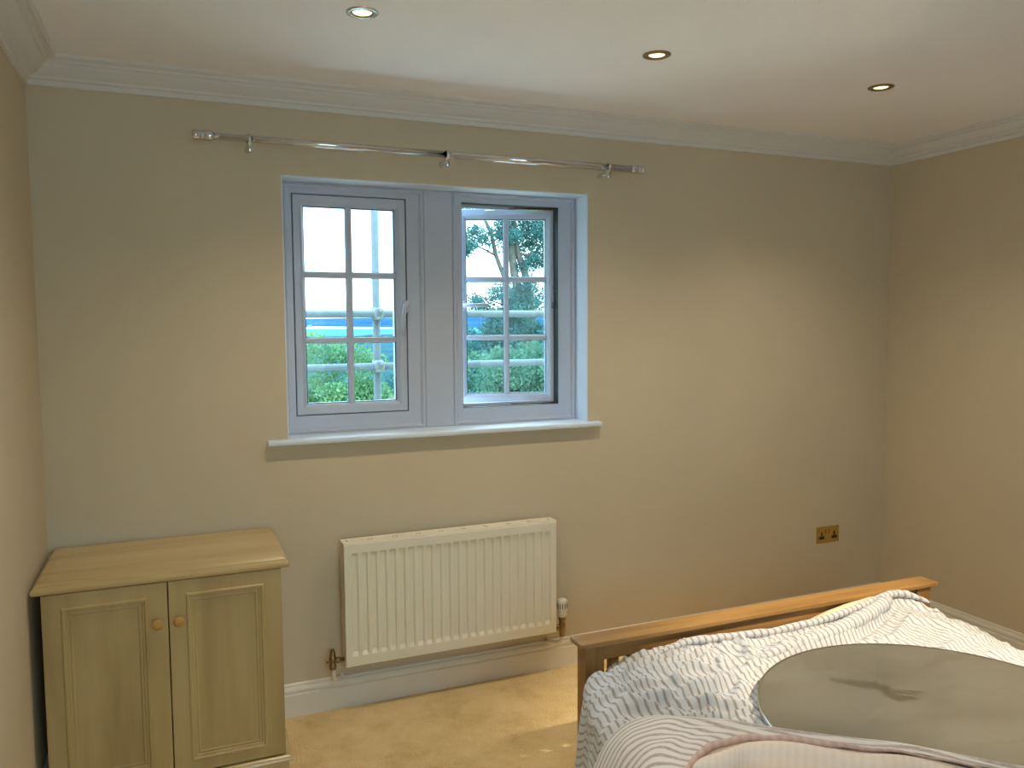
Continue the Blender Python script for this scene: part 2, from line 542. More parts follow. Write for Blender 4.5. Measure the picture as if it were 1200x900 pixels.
CP = [(-.002, 2.314), (.010, 2.314), (.013, 2.330), (.022, 2.333), (.024, 2.341), (.045, 2.350), (.062, 2.364), (.068, 2.373), (.078, 2.374),
      (.080, 2.381), (.090, 2.386), (.100, 2.383), (.106, 2.386), (.108, H + .002), (-.002, H + .002)]
tag(obj('trim_1', strip(BM(), CP, lambda d, z, e: ((W - d) if e else d, -d, z)), M['cornice']), 'white stepped plaster cornice above the window wall', 'cornice', kind='structure')
tag(obj('trim_2', strip(BM(), CP, lambda d, z, e: (d, (YB + d) if e else -d, z)), M['cornice']), 'white stepped plaster cornice along the left wall', 'cornice', kind='structure')
tag(obj('trim_3', strip(BM(), CP, lambda d, z, e: (W - d, (YB + d) if e else -d, z)), M['cornice']), 'white stepped plaster cornice along the right wall', 'cornice', kind='structure')
BP = [(-.002, -.002), (-.002, .128), (.005, .128), (.009, .124), (.009, .119), (.007, .117), (.013, .114), (.017, .107), (.017, .100), (.012, .094), (.012, .090), (.019, .086), (.019, -.002)]
tag(obj('baseboard_back', strip(BM(), BP, lambda d, z, e: ((W - d) if e else d, -d, z)), M['gloss_white']), 'white moulded skirting board below the radiator', 'baseboard', kind='structure')
tag(obj('baseboard_left', strip(BM(), BP, lambda d, z, e: (d, (YB + d) if e else -d, z)), M['gloss_white']), 'white moulded skirting board along the left wall', 'baseboard', kind='structure')
tag(obj('baseboard_right', strip(BM(), BP, lambda d, z, e: (W - d, (YB + d) if e else -d, z)), M['gloss_white']), 'white moulded skirting board along the right wall beside the bed', 'baseboard', kind='structure')

# window reveal lining (thin plaster returns), head, sides
b = BM()
box(b, WX0, WX0 + .004, 0.001, .30, WZ0, WZ1); box(b, WX1 - .004, WX1, 0.001, .30, WZ0, WZ1); box(b, WX0, WX1, 0.001, .30, WZ1 - .004, WZ1)
tag(obj('trim_4', b, M['reveal']), 'white painted reveal lining the window opening', 'window reveal', kind='structure')
# sill board
b = BM()
box(b, WX0 - .078, WX1 + .055, -.040, 0.0, WZ0 - .022, WZ0, .008, 3)
box(b, WX0, WX1, -.012, .17, WZ0 - .022, WZ0, 0)
tag(obj('trim_5', b, M['reveal'], smooth=False), 'white rounded window sill board under both casements', 'window sill', kind='structure')

FY = .118   # front of the window frames
GY = .150   # glass plane


def window_frame(parent, x0, x1, ax0, ax1):
    b = BM()
    az0, az1, z0, z1 = 1.156, 2.028, WZ0, WZ1 - .004
    for q in ((x0, ax0, z0, z1), (ax1, x1, z0, z1), (ax0, ax1, z0, az0), (ax0, ax1, az1, z1)):
        box(b, q[0], q[1], FY, FY + .075, q[2], q[3])
    # raised staff bead round the frame, and the stop the sash closes on
    ring(b, x0 + .004, x1 - .004, z0 + .001, z1 - .001, [(0, FY), (0, FY - .008), (.010, FY - .012), (.016, FY - .006), (.018, FY)])
    ring(b, ax0 - .002, ax1 + .002, az0 - .002, az1 + .002, [(0, FY + .074), (0, FY + .050), (.016, FY + .052), (.016, FY + .074)])
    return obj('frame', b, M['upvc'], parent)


def sash_parts(parent, x0, x1, z0, z1, y0, mus, glass_x, glass_z, vx, hz):
    """casement: mitred sash, gasket, glazing bars and six panes"""
    b = BM()
    ins = .043
    ring(b, x0, x1, z0, z1, [(0, y0 + .060), (0, y0 + .004), (.003, y0), (.026, y0), (.030, y0 + .003), (.036, y0 + .008), (ins, y0 + .020), (ins, y0 + .060)])
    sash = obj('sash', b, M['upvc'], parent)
    b = BM()
    ring(b, x0 + ins, x1 - ins, z0 + ins, z1 - ins, [(-.001, y0 + .028), (-.001, y0 + .019), (.0022, y0 + .021), (.0022, y0 + .028)])
    for xa, xb in vx:
        for za, zb in hz_cells(z0 + ins, z1 - ins, hz):
            pass
    gask = obj('gasket', b, M['gasket'], sash)
    gx0, gx1, gz0, gz1 = x0 + ins, x1 - ins, z0 + ins, z1 - ins
    (va, vb), = vx
    b = BM()
    box(b, va, vb, y0 + .010, y0 + .046, gz0 - .004, gz1 + .004, .006, 2)
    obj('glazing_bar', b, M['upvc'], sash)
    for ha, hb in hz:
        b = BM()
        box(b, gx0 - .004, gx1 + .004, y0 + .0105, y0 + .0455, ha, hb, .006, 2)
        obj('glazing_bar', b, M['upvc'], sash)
    zs = hz_cells(gz0, gz1, hz)
    for za, zb in zs:
        for xa, xb in ((gx0, va), (vb, gx1)):
            b = BM()
            box(b, xa - .003, xb + .003, y0 + .026, y0 + .030, za - .003, zb + .003)
            pn = obj('pane', b, M['glass'], sash)
    # dark seal lines beside each pane
    b = BM()
    for za, zb in zs:
        for xa, xb in ((gx0, va), (vb, gx1)):
            ring(b, xa, xb, za, zb, [(-.001, y0 + .0255), (-.001, y0 + .0225), (.0018, y0 + .0225), (.0018, y0 + .0255)])
    obj('pane_seal', b, M['gasket'], sash)
    return sash


def hz_cells(z0, z1, hz):
    cuts = [z0] + [q for h in sorted(hz) for q in h] + [z1]
    return [(cuts[i], cuts[i + 1]) for i in range(0, len(cuts), 2)]


HZ = [(1.704, 1.727), (1.443, 1.466)]
w1 = thing('window_1', 'closed white casement of six panes on the left of the double window', 'window', (0, 0, 0), kind='structure')
window_frame(w1, WX0 + .004, 1.394, .862, 1.320)
s1 = sash_parts(w1, .866, 1.316, 1.159, 2.0255, FY + .001, None, None, None, [(1.074, 1.098)], HZ)
# handle of the closed casement
b = BM()
box(b, 1.299, 1.327, FY - .010, FY + .001, 1.565, 1.615, .004, 2)
tube(b, [(1.313, FY - .008, 1.598), (1.313, FY - .030, 1.600), (1.306, FY - .040, 1.596)], .009, 10)
tube(b, [(1.308, FY - .040, 1.600), (1.300, FY - .041, 1.590), (1.294, FY - .040, 1.550), (1.291, FY - .038, 1.510), (1.290, FY - .036, 1.472)], [.010, .010, .009, .008, .006], 10)
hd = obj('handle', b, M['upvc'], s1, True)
b = BM()
lathe(b, [(.0, -.0175), (.006, -.0175), (.006, -.008)], (1.319, FY, 1.594), 'Y', 12)
obj('lock_button', b, M['chrome'], w1, True)

w2 = thing('window_2', 'white casement of six panes on the right, swung open outwards', 'window', (0, 0, 0), kind='structure')
window_frame(w2, 1.514, WX1 - .004, 1.560, 2.014)
hinge = bpy.data.objects.new('casement', None)
COL.objects.link(hinge); hinge.parent = w2
hinge.location = (2.021, .166, 0); hinge.rotation_euler = (0, 0, math.radians(-17))
# sash of the open casement in hinge coordinates
SW = .444
s2 = sash_parts(w2, -SW, 0, 1.159, 2.0255, 0.0, None, None, None, [(-.2340, -.2100)], HZ)
s2.location = hinge.location; s2.rotation_euler = hinge.rotation_euler
bpy.data.objects.remove(hinge)
b = BM()
box(b, -.436, -.408, -.010, .001, 1.575, 1.62, .004, 2)
tube(b, [(-.422, -.008, 1.598), (-.422, -.034, 1.598)], .008, 10)
tube(b, [(-.432, -.036, 1.598), (-.380, -.038, 1.599), (-.330, -.036, 1.600), (-.305, -.034, 1.600)], [.009, .009, .008, .006], 10)
obj('handle', b, M['upvc'], s2, True)
b = BM()
ring(b, 1.5605, 2.0135, 1.1565, 2.0275, [(0, FY + .004), (0, FY + .073), (.0015, FY + .073), (.0015, FY + .004)])
box(b, 2.0125, 2.0160, FY + .02, FY + .074, 1.157, 2.027)
obj('seal', b, M['gasket'], w2)
# friction stays seen in the gap at the top and bottom
for z in (1.160, 2.020):
    b = BM()
    tube(b, [(2.005, .150, z), (1.78, .175, z), (1.72, .262, z)], .005, 6)
    obj('friction_stay', b, M['chrome'], w2)
b = BM()
box(b, 2.001, 2.013, .150, .165, 1.585, 1.615, .002)
obj('hinge_protector', b, M['clamp'], w2)
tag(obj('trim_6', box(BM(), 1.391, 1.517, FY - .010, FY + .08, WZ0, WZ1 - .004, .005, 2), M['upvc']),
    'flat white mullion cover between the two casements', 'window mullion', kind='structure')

# ------------------------------------------------------------------ downlights
def downlight(x, y, label, group=None, tilt=None, aim=None):
    t = thing('downlight', label, 'downlight', (x, y, H), 0, group)
    b = BM()
    lathe(b, [(.030, .0015), (.030, -.004), (.033, -.0055), (.041, -.0045), (.0465, -.002), (.0465, .0005)], (0, 0, 0), 'Z', 36)
    obj('bezel', b, M['chrome' if tilt is None else 'old_brass'], t, True)
    b = BM()
    lathe(b, [(.033, .0015), (.0325, -.0045), (.027, -.001), (.027, .001)], (0, 0, 0), 'Z', 32)
    obj('baffle', b, M['old_brass'], t, True)
    b = BM()
    lathe(b, [(.0, -.0035), (.014, -.003), (.0265, -.0008), (.0265, .0012)], (0, 0, 0), 'Z', 28)
    obj('bulb', b, M['bulb'], t, True)
    ld = bpy.data.lights.new('downlight_lamp', 'SPOT')
    ld.energy = LAMP_ENERGY
    ld.color = LAMP_COLOR
    ld.spot_size = math.radians(126)
    ld.spot_blend = 1.0
    ld.shadow_soft_size = 0.022
    lo = bpy.data.objects.new('lamp_light', ld)
    COL.objects.link(lo)
    lo.parent = t
    lo.location = (0, 0, -0.03)
    if aim is not None:        # narrow reflector bulb swivelled towards the bed
        ld.spot_size = math.radians(aim[1]); ld.spot_blend = 0.6; ld.energy = aim[2]
        d_ = Vector(aim[0]) - Vector((x, y, H - 0.03))
        lo.rotation_euler = d_.to_track_quat('-Z', 'Y').to_euler()
    return t


DX = (0.949, 1.924, 2.912)
names = ('chrome ringed recessed downlight over the left end of the curtain pole',
         'brass ringed recessed downlight in the middle of the ceiling row',
         'brass ringed recessed downlight nearest the right wall corner')
for i, x in enumerate(DX):
    downlight(x, -.806, names[i], 'downlights in the ceiling', None if i == 0 else 1)
back = ('recessed downlight behind the camera near the left wall', 'recessed downlight above the bed foot, second row', 'recessed downlight above the bed near the right wall, second row')
downlight(DX[0], -2.26, back[0], 'downlights in the ceiling', 1, ((DX[0], -2.26, 0), 75, 50.0))
downlight(DX[2], -2.26, back[2], 'downlights in the ceiling', 1, ((2.58, -1.46, .5), 46, 310.0))

# ------------------------------------------------------------------ curtain pole
t = thing('curtain_pole', 'long chrome curtain pole without curtains above the window', 'curtain pole', (0, 0, 0))
py, pz = -.085, 2.176
b = BM(); tube(b, [(.56, py, pz), (1.44, py, pz)], .0125, 20); obj('pole', b, M['chrome'], t, True)
b = BM(); tube(b, [(1.43, py, pz), (2.28, py, pz)], .0145, 20); obj('pole', b, M['chrome'], t, True)
for sx, x in ((-1, .575), (1, 2.262)):
    b = BM()
    lathe(b, [(0, .066), (.016, .066), (.018, .064), (.018, .046), (.0155, .045), (.0155, .041), (.018, .040), (.018, .034), (.0155, .033), (.0155, .029), (.018, .028), (.018, .004), (.016, 0), (0, 0)], (0, 0, 0), 'X', 24)
    if sx < 0:
        for v in b.verts: v.co.x *= -1
        bmesh.ops.reverse_faces(b, faces=b.faces)
    for v in b.verts: v.co += Vector((x, py, pz))
    obj('finial', b, M['chrome'], t, True)
for x in (.697, 1.434, 2.152):
    b = BM()
    lathe(b, [(0, -.001), (.011, -.001), (.011, -.006), (.008, -.009), (.007, -.02), (.007, -.075), (0, -.075)], (x, 0, pz - .024), 'Y', 16)
    lathe(b, [(0, -.036), (.009, -.036), (.010, -.033), (.010, -.012), (.012, -.010), (.012, -.001), (0, -.001)], (x, py, pz - .010), 'Z', 16)
    lathe(b, [(.0155, -.006), (.0178, -.005), (.0178, .005), (.0155, .006)], (x, py, pz), 'X', 20)
    obj('bracket', b, M['chrome'], t, True)

# ------------------------------------------------------------------ wall socket
t = thing('wall_socket', 'brass double wall socket with two sets of black pin holes', 'socket', (3.487, 0, .428))
b = BM(); box(b, -.0735, .0735, -.006, 0.0, -.043, .043, .002, 2); obj('faceplate', b, M['brass'], t)
for sx in (-1, 1):
    b = BM()
    cx = sx * .041
    box(b, cx - .004, cx + .004, -.0072, -.004, -.004, .014)
    box(b, cx - .016, cx - .006, -.0072, -.004, -.020, -.008)
    box(b, cx + .006, cx + .016, -.0072, -.004, -.020, -.008)
    box(b, cx - .018, cx + .018, -.0066, -.004, -.023, -.006, .001)
    obj('pin_holes', b, M['dark'], t)
    b = BM(); box(b, sx * .010 - .006, sx * .010 + .006, -.0095, -.005, .004, .026, .0015); obj('switch', b, M['brass'], t)
for sx in (-1, 1):
    b = BM(); lathe(b, [(0, -.0075), (.0035, -.007), (.004, -.0055)], (sx * .030, 0, .030 * 0), 'Y', 10); obj('screw', b, M['brass'], t, True)

# ------------------------------------------------------------------ radiator
t = thing('radiator', 'white ribbed panel radiator on the wall under the window', 'radiator', (0, 0, 0))
rx0, rx1, rz0, rz1, ryf = .994, 1.894, .197, .679, -.103
# pressed front panel: flat rim, vertical flutes pressed back into it
nfl = 23
xs = [rx0 + .006]
fl = []
pit = (rx1 - rx0 - .044) / nfl
for i in range(nfl):
    c = rx0 + .022 + pit * (i + .5)
    fl.append(c)
zs_ = [rz0 + .003, rz0 + .034, rz0 + .040, rz0 + .056, rz1 - .056, rz1 - .046, rz1 - .036, rz1 - .003]
cols = [(rx0 + .006, 0.0)]
for c in fl:
    cols += [(c - .0135, 0.0), (c - .0095, 1.0), (c + .0095, 1.0), (c + .0135, 0.0)]
cols.append((rx1 - .006, 0.0))
zfac = [0, 0, .0, 1, 1, 1, 0, 0]
verts, faces = [], []
for j, z in enumerate(zs_):
    for x, k in cols:
        dep = .009 * k * zfac[j]
        verts.append((x, ryf + dep, z))
nc = len(cols)
for j in range(len(zs_) - 1):
    for i in range(nc - 1):
        a = j * nc + i
        faces.append((a, a + 1, a + nc + 1, a + nc))
mesh_obj('front_panel', verts, faces, M['radiator'], t, False)
b = BM()
ring(b, rx0, rx1, rz0, rz1, [(.0062, ryf + .0002), (.003, ryf - .0005), (.0, ryf + .003), (0, ryf + .020), (.008, ryf + .020)], closed=False)
obj('rim', b, M['radiator'], t)
b = BM(); box(b, rx0 + .004, rx1 - .004, -.044, -.036, rz0 + .006, rz1 - .012, .003); obj('back_panel', b, M['radiator'], t)
# side covers
for xa, xb in ((rx0, rx0 + .003), (rx1 - .003, rx1)):
    b = BM(); box(b, xa, xb, ryf + .008, -.034, rz0 + .03, rz1 + .004, .001); obj('side_cover', b, M['radiator'], t)
# top grille: two rails, cross bars between the slots
b = BM()
gz = rz1 + .006
box(b, rx0 - .002, rx1 + .002, ryf + .002, ryf + .022, gz - .010, gz, .003, 2)
box(b, rx0 - .002, rx1 + .002, -.052, -.033, gz - .010, gz, .003, 2)
box(b, rx0 - .002, rx0 + .016, ryf + .004, -.035, gz - .010, gz - .001, .001)
box(b, rx1 - .016, rx1 + .002, ryf + .004, -.035, gz - .010, gz - .001, .001)
nb = 9
edges = [rx0 + .016 + (rx1 - rx0 - .032) * k / nb for k in range(nb + 1)]
for k in range(nb):
    a_, b_ = edges[k], edges[k + 1]
    box(b, a_ + .008, b_ - .008, ryf + .020, -.050, gz - .009, gz - .002, .001)
for k in range(1, nb):
    box(b, edges[k] - .002, edges[k] + .002, ryf + .020, -.050, gz - .009, gz - .003)
obj('top_grille', b, M['radiator'], t)
b = BM()
box(b, rx0 + .006, rx1 - .006, ryf + .016, -.046, gz - .05, gz - .04)
obj('fins', b, M['dark'], t)
# valve with thermostatic head on the right
vx_ = 1.936
b = BM()
lathe(b, [(0, .078), (.018, .077), (.0215, .073), (.0225, .066), (.0225, .030), (.0205, .024), (.0205, .006), (.017, .0), (0, 0)], (vx_, -.070, .250), 'Z', 26)
vh = obj('valve_head', b, M['valve_white'], t, True)
b = BM()
for k in range(13):
    a = 2 * PI * k / 13
    q = Vector((vx_ + .0222 * math.cos(a), -.070 + .0222 * math.sin(a), 0))
    tube(b, [(q.x, q.y, .288), (q.x, q.y, .312)], .0016, 6)
obj('grip_slot', b, M['dark'], vh)
b = BM()
lathe(b, [(0, .250), (.0165, .250), (.0165, .236), (.013, .232), (.013, .222), (.0145, .218), (.0145, .186), (.012, .180), (.012, .164), (0, .164)], (vx_, -.070, 0), 'Z', 18)
tube(b, [(vx_, -.070, .204), (vx_ - .022, -.070, .204), (vx_ - .046, -.070, .204)], [.010, .0125, .010], 14)
obj('valve_body', b, M['old_brass'], t, True)
b = BM()
tube(b, [(vx_, -.070, .170), (vx_, -.069, .150), (vx_ - .004, -.064, .138), (vx_ - .016, -.052, .131), (vx_ - .032, -.036, .130), (vx_ - .046, -.018, .132), (vx_ - .046, -.004, .132)], .0082, 14)
obj('pipe', b, M['valve_white'], t, True)
# lockshield on the left
lx = .950
b = BM()
lathe(b, [(0, .268), (.006, .266), (.009, .256), (.011, .250), (.011, .236), (.014, .232), (.014, .222), (.011, .218), (.011, .206), (.0145, .203), (.0145, .188), (.010, .184), (0, .184)], (lx, -.065, 0), 'Z', 18)
tube(b, [(lx, -.065, .218), (lx + .02, -.066, .218), (lx + .044, -.068, .218)], [.009, .012, .009], 14)
tube(b, [(lx - .024, -.065, .216), (lx - .008, -.065, .216)], [.004, .006], 8)
obj('valve_body', b, M['old_brass'], t, True)
b = BM()
tube(b, [(lx, -.065, .190), (lx + .001, -.064, .160), (lx + .006, -.058, .143), (lx + .018, -.048, .135), (lx + .032, -.034, .132), (lx + .044, -.016, .133), (lx + .044, -.004, .133)], .0082, 14)
obj('pipe', b, M['valve_white'], t, True)

# ------------------------------------------------------------------ cabinet
t = thing('cabinet', 'pale maple two door cabinet in the left corner', 'cabinet', (0, 0, 0))
cx0, cx1, cyf, cyb = .034, .726, -.425, -.035
b = BM()
box(b, cx0, cx0 + .018, cyf, cyb, 0, .722)
box(b, cx1 - .018, cx1, cyf, cyb, 0, .722)
box(b, cx0 + .018, cx1 - .018, cyb - .006, cyb, .05, .722)
box(b, cx0 + .018, cx1 - .018, cyf + .002, cyb - .006, .085, .103)
box(b, cx0 + .018, cx1 - .018, cyf + .002, cyb - .006, .703, .722)
obj('carcass', b, M['maple'], t)
# top board with ovolo front and sides
prof = [(0, .722), (.016, .722), (.020, .727), (.021, .734), (.018, .740), (.012, .744), (.010, .749), (.004, .754), (-.02, .756)]
bx0, bx1, byf, byb = cx0 - .004, cx1 + .004, cyf - .006, -.021
b = BM()
loops = []
for d, z in prof:
    loops.append([b.verts.new(q) for q in ((bx0 - d, byb, z), (bx0 - d, byf - d, z), (bx1 + d, byf - d, z), (bx1 + d, byb, z))])
for a_, c_ in zip(loops, loops[1:]):
    for k in range(4):
        b.faces.new((a_[k], a_[(k + 1) % 4], c_[(k + 1) % 4], c_[k]))
b.faces.new(loops[-1]); b.faces.new(loops[0][::-1])
bmesh.ops.recalc_face_normals(b, faces=b.faces)
obj('top', b, M['maple_x'], t)
# plinth with moulded upper edge
b = BM()
prof = [(.0, .0), (.0, .062), (.004, .064), (.012, .068), (.014, .073), (.012, .078), (.004, .081), (.0, .084), (-.03, .084)]
loops = []
for d, z in prof:
    d2 = d + .008
    loops.append([b.verts.new(q) for q in ((cx0 - d2 + .006, byb - .02, z), (cx0 - d2 + .006, cyf - .016 - d2, z), (cx1 + d2, cyf - .016 - d2, z), (cx1 + d2, byb - .02, z))])
for a_, c_ in zip(loops, loops[1:]):
    for k in range(4):
        b.faces.new((a_[k], a_[(k + 1) % 4], c_[(k + 1) % 4], c_[k]))
b.faces.new(loops[-1]); b.faces.new(loops[0][::-1])
bmesh.ops.recalc_face_normals(b, faces=b.faces)
obj('plinth', b, M['maple_x'], t)


def cab_door(x0, x1, kx):
    z0, z1, yf = .090, .719, -.445
    px0, px1, pz0, pz1 = x0 + .050, x1 - .060 if kx > .4 else x1 - .060, z0 + .034, z1 - .042
    px1 = x1 - .055
    b = BM()
    # stiles and rails as one mitred face with the recessed moulding, then the field
    lp = ring(b, x0, x1, z0, z1, [(0, yf + .019), (0, yf + .001), (.0015, yf)], closed=False)
    inner = [b.verts.new((x, yf, z)) for x, z in ((px0, pz0), (px1, pz0), (px1, pz1), (px0, pz1))]
    for k in range(4):
        b.faces.new((lp[-1][k], inner[k], inner[(k + 1) % 4], lp[-1][(k + 1) % 4]))
    b.faces.new(lp[0][::-1])
    stepp = [(0, yf), (.004, yf - .004), (.009, yf - .004), (.012, yf + .001), (.018, yf + .002), (.020, yf + .005), (.026, yf + .004), (.030, yf + .007)]
    d = obj('door', b, M['maple'], t)
    b = BM()
    lo = ring(b, px0, px1, pz0, pz1, stepp, closed=False)
    obj('moulding', b, M['maple'], d)
    b = BM()
    b.faces.new([b.verts.new(v.co) for v in [type('o', (), {'co': (x, yf + .007, z)})() for x, z in ((px0 + .030, pz0 + .030), (px1 - .030, pz0 + .030), (px1 - .030, pz1 - .030), (px0 + .030, pz1 - .030))]])
    obj('field', b, M['maple'], d)
    b = BM()
    lathe(b, [(0, -.026), (.010, -.0255), (.0155, -.022), (.017, -.017), (.0145, -.011), (.009, -.007), (.008, 0)], (kx, yf, .592), 'Y', 24)
    obj('knob', b, M['pine_knob'], d, True)
    return d


cab_door(.0355, .3790, .349)
cab_door(.3825, .7245, .411)

# ------------------------------------------------------------------ bed
BX0, BX1 = 1.595, 3.111     # outer faces of the foot posts
bed = thing('bed', 'oak double bed frame with a slatted foot end facing the window', 'bed', (0, 0, 0))
fy0, fy1 = -.928, -.872     # foot end thickness
for xa, xb in ((BX0, BX0 + .070), (BX1 - .072, BX1)):
    b = BM(); box(b, xa, xb, fy0, fy1, 0, .489, .003, 2); obj('post', b, M['oak_v'], bed)
b = BM(); box(b, BX0 + .070, BX1 - .072, fy0 + .008, fy1 - .008, .436, .489, .002); obj('foot_rail', b, M['oak'], bed)
b = BM(); box(b, BX0 + .070, BX1 - .072, fy0 + .008, fy1 - .008, .115, .205, .002); obj('foot_rail', b, M['oak'], bed)
b = BM(); box(b, BX0 - .020, BX1 + .024, fy0 - .014, fy1 + .014, .489, .506, .004, 2); obj('cap', b, M['oak'], bed)
x = BX0 + .070 + .028
slat0 = None
while x < BX1 - .11:
    if slat0 is None:
        b = BM(); box(b, 0, .036, fy0 + .018, fy1 - .018, .203, .438, .002)
        slat0 = obj('slat', b, M['oak_v'], bed); slat0.location = (x, 0, 0)
    else:
        c = slat0.copy(); COL.objects.link(c); c.location = (x, 0, 0)
    x += .0702
for xa in (BX0 + .015, BX1 - .043):
    b = BM(); box(b, xa, xa + .028, -2.93, fy0, .16, .30, .003); obj('side_rail', b, M['oak_y'], bed)
for xa, xb in ((BX0, BX0 + .070), (BX1 - .072, BX1)):
    b = BM(); box(b, xa, xb, -2.985, -2.93, 0, .95, .003, 2); obj('post', b, M['oak_v'], bed)
b = BM(); box(b, BX0 + .07, BX1 - .072, -2.975, -2.94, .35, .90, .003); obj('headboard', b, M['oak'], bed)
b = BM(); box(b, BX0 - .02, BX1 + .024, -3.0, -2.916, .95, .967, .004, 2); obj('cap', b, M['oak'], bed)

b = BM(); box(b, BX0 + .06, BX1 - .10, -2.92, -.940, .17, .365, .035, 4)
tag(obj('mattress', b, M['mattress'], None, True), 'cream mattress with its sheet showing between the striped cover and the foot rail', 'mattress')
mat_ = bpy.context.scene.objects['mattress']
b = BM()
tube(b, [(2.40, -.948, .408), (2.48, -.946, .430), (2.58, -.944, .447), (2.68, -.943, .462), (2.78, -.944, .474), (2.86, -.948, .472), (2.92, -.955, .44)], [.012, .020, .024, .024, .022, .018, .010], 12)
obj('sheet_edge', b, M['mattress'], mat_, True)

# ---- striped cover: a cloth laid over the bed, built from a height field plus a drape
def seg_field(px, py, pts):
    """distance from points to a polyline, and the position along it (0..1)"""
    best = np.full(px.shape, 1e9); tt = np.zeros(px.shape)
    P = np.array(pts); n = len(P) - 1
    for i in range(n):
        a, bb = P[i], P[i + 1]
        d = bb - a
        t_ = np.clip(((px - a[0]) * d[0] + (py - a[1]) * d[1]) / (d @ d), 0, 1)
        q = np.hypot(px - a[0] - t_ * d[0], py - a[1] - t_ * d[1])
        mk = q < best
        best = np.where(mk, q, best); tt = np.where(mk, (i + t_) / n, tt)
    return best, tt


MC = (2.238, -1.7215); MR = .4805; MZ = .500


def sstep(a, b_, x):
    q = np.clip((x - a) / (b_ - a), 0, 1)
    return q * q * (3 - 2 * q)


RIDGES = [  # polyline, height, half-width
    ([(1.76, -.965), (1.86, -.958), (1.951, -.955), (2.113, -.968), (2.26, -.997), (2.446, -1.015), (2.637, -1.000), (2.798, -.972), (2.90, -.955)], .022, .016),
    ([(2.88, -.950), (2.949, -.985), (2.985, -1.05), (2.96, -1.10)], .020, .020),
    ([(2.141, -1.157), (2.302, -1.150), (2.507, -1.118), (2.687, -1.055), (2.826, -.990)], .030, .032),
    ([(1.56, -1.285), (1.63, -1.310), (1.70, -1.355), (1.78, -1.400), (1.859, -1.422), (1.90, -1.43)], .020, .018),
    ([(1.63, -1.30), (1.72, -1.288), (1.82, -1.281), (1.955, -1.253), (2.02, -1.22)], .019, .017),
    ([(1.56, -1.180), (1.64, -1.178), (1.703, -1.188), (1.763, -1.226), (1.80, -1.25)], .013, .014),
    ([(1.70, -1.10), (1.80, -1.13), (1.90, -1.15)], .012, .014),
    ([(1.529, -1.113), (1.531, -1.219), (1.56, -1.32), (1.64, -1.385), (1.72, -1.42)], .014, .022),
    ([(2.62, -1.372), (2.72, -1.345), (2.927, -1.326), (3.05, -1.32)], .014, .018),
    ([(2.74, -1.445), (2.83, -1.440), (2.95, -1.442)], .013, .018),
    ([(2.50, -1.235), (2.62, -1.21), (2.78, -1.12), (2.88, -1.06)], .010, .015),
    ([(1.914, -1.021), (2.00, -1.045), (2.074, -1.053), (2.183, -1.046)], .010, .014),
    ([(2.106, -1.04), (2.085, -1.12), (2.04, -1.20), (2.0, -1.28)], .016, .018),
    ([(1.72, -1.01), (1.80, -1.02), (1.87, -1.05)], .010, .013),
    ([(1.93, -1.33), (1.85, -1.36), (1.80, -1.37)], .010, .012),
    ([(1.99, -1.10), (1.94, -1.16), (1.90, -1.22)], .010, .013),
    ([(2.75, -1.12), (2.84, -1.18), (2.88, -1.28)], .010, .022),
]
VALLEYS = [
    ([(2.097, -1.215), (2.252, -1.208), (2.45, -1.180), (2.66, -1.10), (2.80, -1.03)], .018, .014),
    ([(2.10, -1.085), (2.30, -1.078), (2.50, -1.062), (2.70, -1.02), (2.84, -.975)], .016, .012),
    ([(2.905, -1.02), (2.93, -1.05)], .018, .012),
    ([(1.60, -1.345), (1.70, -1.385), (1.80, -1.425)], .012, .012),
    ([(1.64, -1.325), (1.76, -1.320), (1.88, -1.300)], .010, .012),
]


FAR_X = [1.60, 1.645, 1.707, 1.786, 1.88, 2.056, 2.20, 2.35, 2.45, 2.60, 2.76, 2.856, 2.934, 3.034, 3.108]
FAR_Z = [.370, .398, .422, .434, .440, .438, .418, .416, .420, .436, .456, .466, .464, .434, .402]


